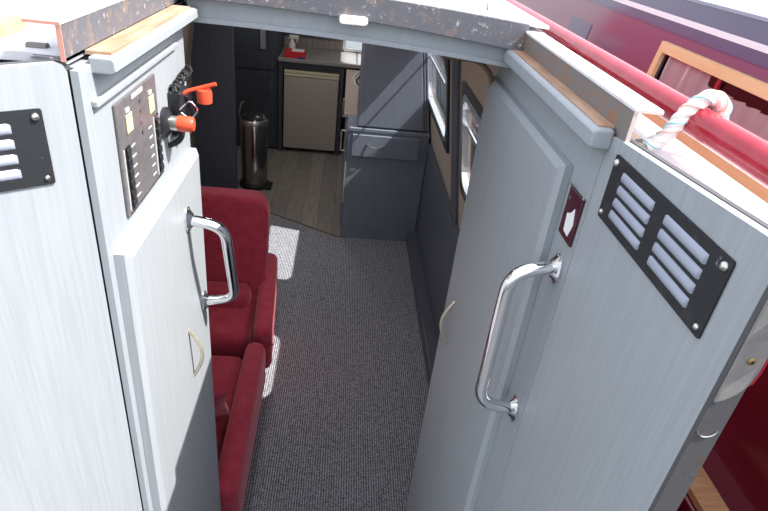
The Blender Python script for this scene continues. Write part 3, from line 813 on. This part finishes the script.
# its window
nw = holed('side_window_frame', BRASSY, [(WN[0]-.03, WN[2]-.03), (WN[1]+.04, WN[2]-.03), (WN[1]+.04, WN[3]+.025), (WN[0]-.03, WN[3]+.025)], [[(WN[0]+.02, WN[2]+.02), (WN[1]-.01, WN[2]+.02), (WN[1]-.01, WN[3]-.025), (WN[0]+.02, WN[3]-.025)]], fn, (-.022, 0, 0), nb)
nw['label'] = 'yellow varnished window frame'
slab('sash_bar', REDP, 2.55, 2.575, WN[2], WN[3], -.002, th=.012, parent=nw)
slab('sash_bar', REDP, 1.98, 2.005, WN[2], WN[3], -.002, th=.012, parent=nw)
bm = bmesh.new(); bm.faces.new([bm.verts.new((xn(z)+.016, y, z)) for y, z in ((WN[0], WN[2]), (WN[1], WN[2]), (WN[1], WN[3]), (WN[0], WN[3]))])
obj('window_pane', bm, GLASS, nw)
bm = bmesh.new(); prev = None
for i in range(120):
    y = 1.36+1.73*i/119; dx = .040+.014*math.sin(i*.9)+.006*math.sin(i*2.3)
    a = bm.verts.new((xn(1.55)+dx, y, 1.545)); b2 = bm.verts.new((xn(1.85)+dx-.01, y, 1.765 if y < 2.7 else 1.85))
    if prev: bm.faces.new((prev[0], a, b2, prev[1]))
    prev = (a, b2)
nc = obj('net_curtain', bm, CURT, nw, smooth=True, ang=180); nc['label'] = 'gathered white net curtain'
box('cabin_interior_panel', BROWNW, 2.3, 2.32, NY0, NY1, .8, 2.05, nb)
# dark vent on the maroon side further forward
slab('side_vent', NAVYB, 4.15, 4.55, 1.70, 1.80, .004, th=.006)
# wooden pole on the neighbour's gunwale
tag(box('gang_plank', TANW, 1.285, 1.38, .20, 1.50, .6815, .715, bev=.004), 'tan wooden board resting on the dark maroon gunwale', 'board')

# ------------------------------------------------------------------ camera
f = 577.0
V = Vector((-118, 976, f)); F = Vector((-29, -345, f))
D = V.normalized(); F = (F - D*F.dot(D)).normalized(); Rr = D.cross(F)
ax = Vector((Rr.x, F.x, -D.x)); up = -Vector((Rr.y, F.y, -D.y)); bk = -Vector((Rr.z, F.z, -D.z))
M = Matrix((( ax.x, up.x, bk.x, 0), (ax.y, up.y, bk.y, 0), (ax.z, up.z, bk.z, 2.3), (0, 0, 0, 1)))
cd = bpy.data.cameras.new('camera'); cam = bpy.data.objects.new('camera', cd); COL.objects.link(cam)
cam.matrix_world = M; cd.sensor_width = 36; cd.lens = 36*f/768; cd.clip_start = .02; cd.clip_end = 300
S.camera = cam

# ------------------------------------------------------------------ light
sd = bpy.data.lights.new('sun', 'SUN'); sun = bpy.data.objects.new('sun', sd); COL.objects.link(sun)
sd.energy = 9.0; sd.angle = math.radians(.6); sd.color = (1, .965, .92)
dirv = Vector((-1, .22, -1.33)).normalized()
sun.rotation_euler = dirv.to_track_quat('-Z', 'Y').to_euler()
W = bpy.data.worlds.new('world'); S.world = W; W.use_nodes = True
nt = W.node_tree; bg = nt.nodes['Background']
sky = nt.nodes.new('ShaderNodeTexSky'); sky.sky_type = 'NISHITA'; sky.sun_disc = False
sky.sun_elevation = math.radians(51); sky.sun_rotation = math.radians(98); sky.dust_density = 3; sky.air_density = 1.0
mx = nt.nodes.new('ShaderNodeMixRGB'); mx.inputs[0].default_value = .6; mx.inputs[2].default_value = (4.5, 4.5, 4.6, 1)
nt.links.new(sky.outputs[0], mx.inputs[1]); nt.links.new(mx.outputs[0], bg.inputs[0]); bg.inputs[1].default_value = .44
# unseen fill lights added under the ceiling to brighten the cabin
for i, y in enumerate((2.4, 3.9, 5.3)):
    t = thing('fill_light', ['added round fill light nearest the doorway', 'added round fill light above the carpet edge', 'added round fill light in the galley'][i], 'fill light', (-.3, y, 2.058), 'added fill lights')
    lathe('fill_light_ring', CHROME, [(.01, 0), (.06, 0), (.058, -.012), (.045, -.014)], (-.3, y, 2.069), 'z', t)
    ld = bpy.data.lights.new('fill_glow', 'AREA'); ld.shape = 'DISK'; ld.size = .11; ld.energy = 4.5; ld.color = (1, .93, .86)
    lo = bpy.data.objects.new('fill_glow', ld); COL.objects.link(lo); lo.parent = t; lo.location = (0, 0, -.005)

S.view_settings.view_transform = 'Standard'; S.view_settings.look = 'None'
S.view_settings.gamma = 1; S.view_settings.use_curve_mapping = False
S.view_settings.exposure = 0.0
S.cycles.caustics_reflective = False; S.cycles.caustics_refractive = False
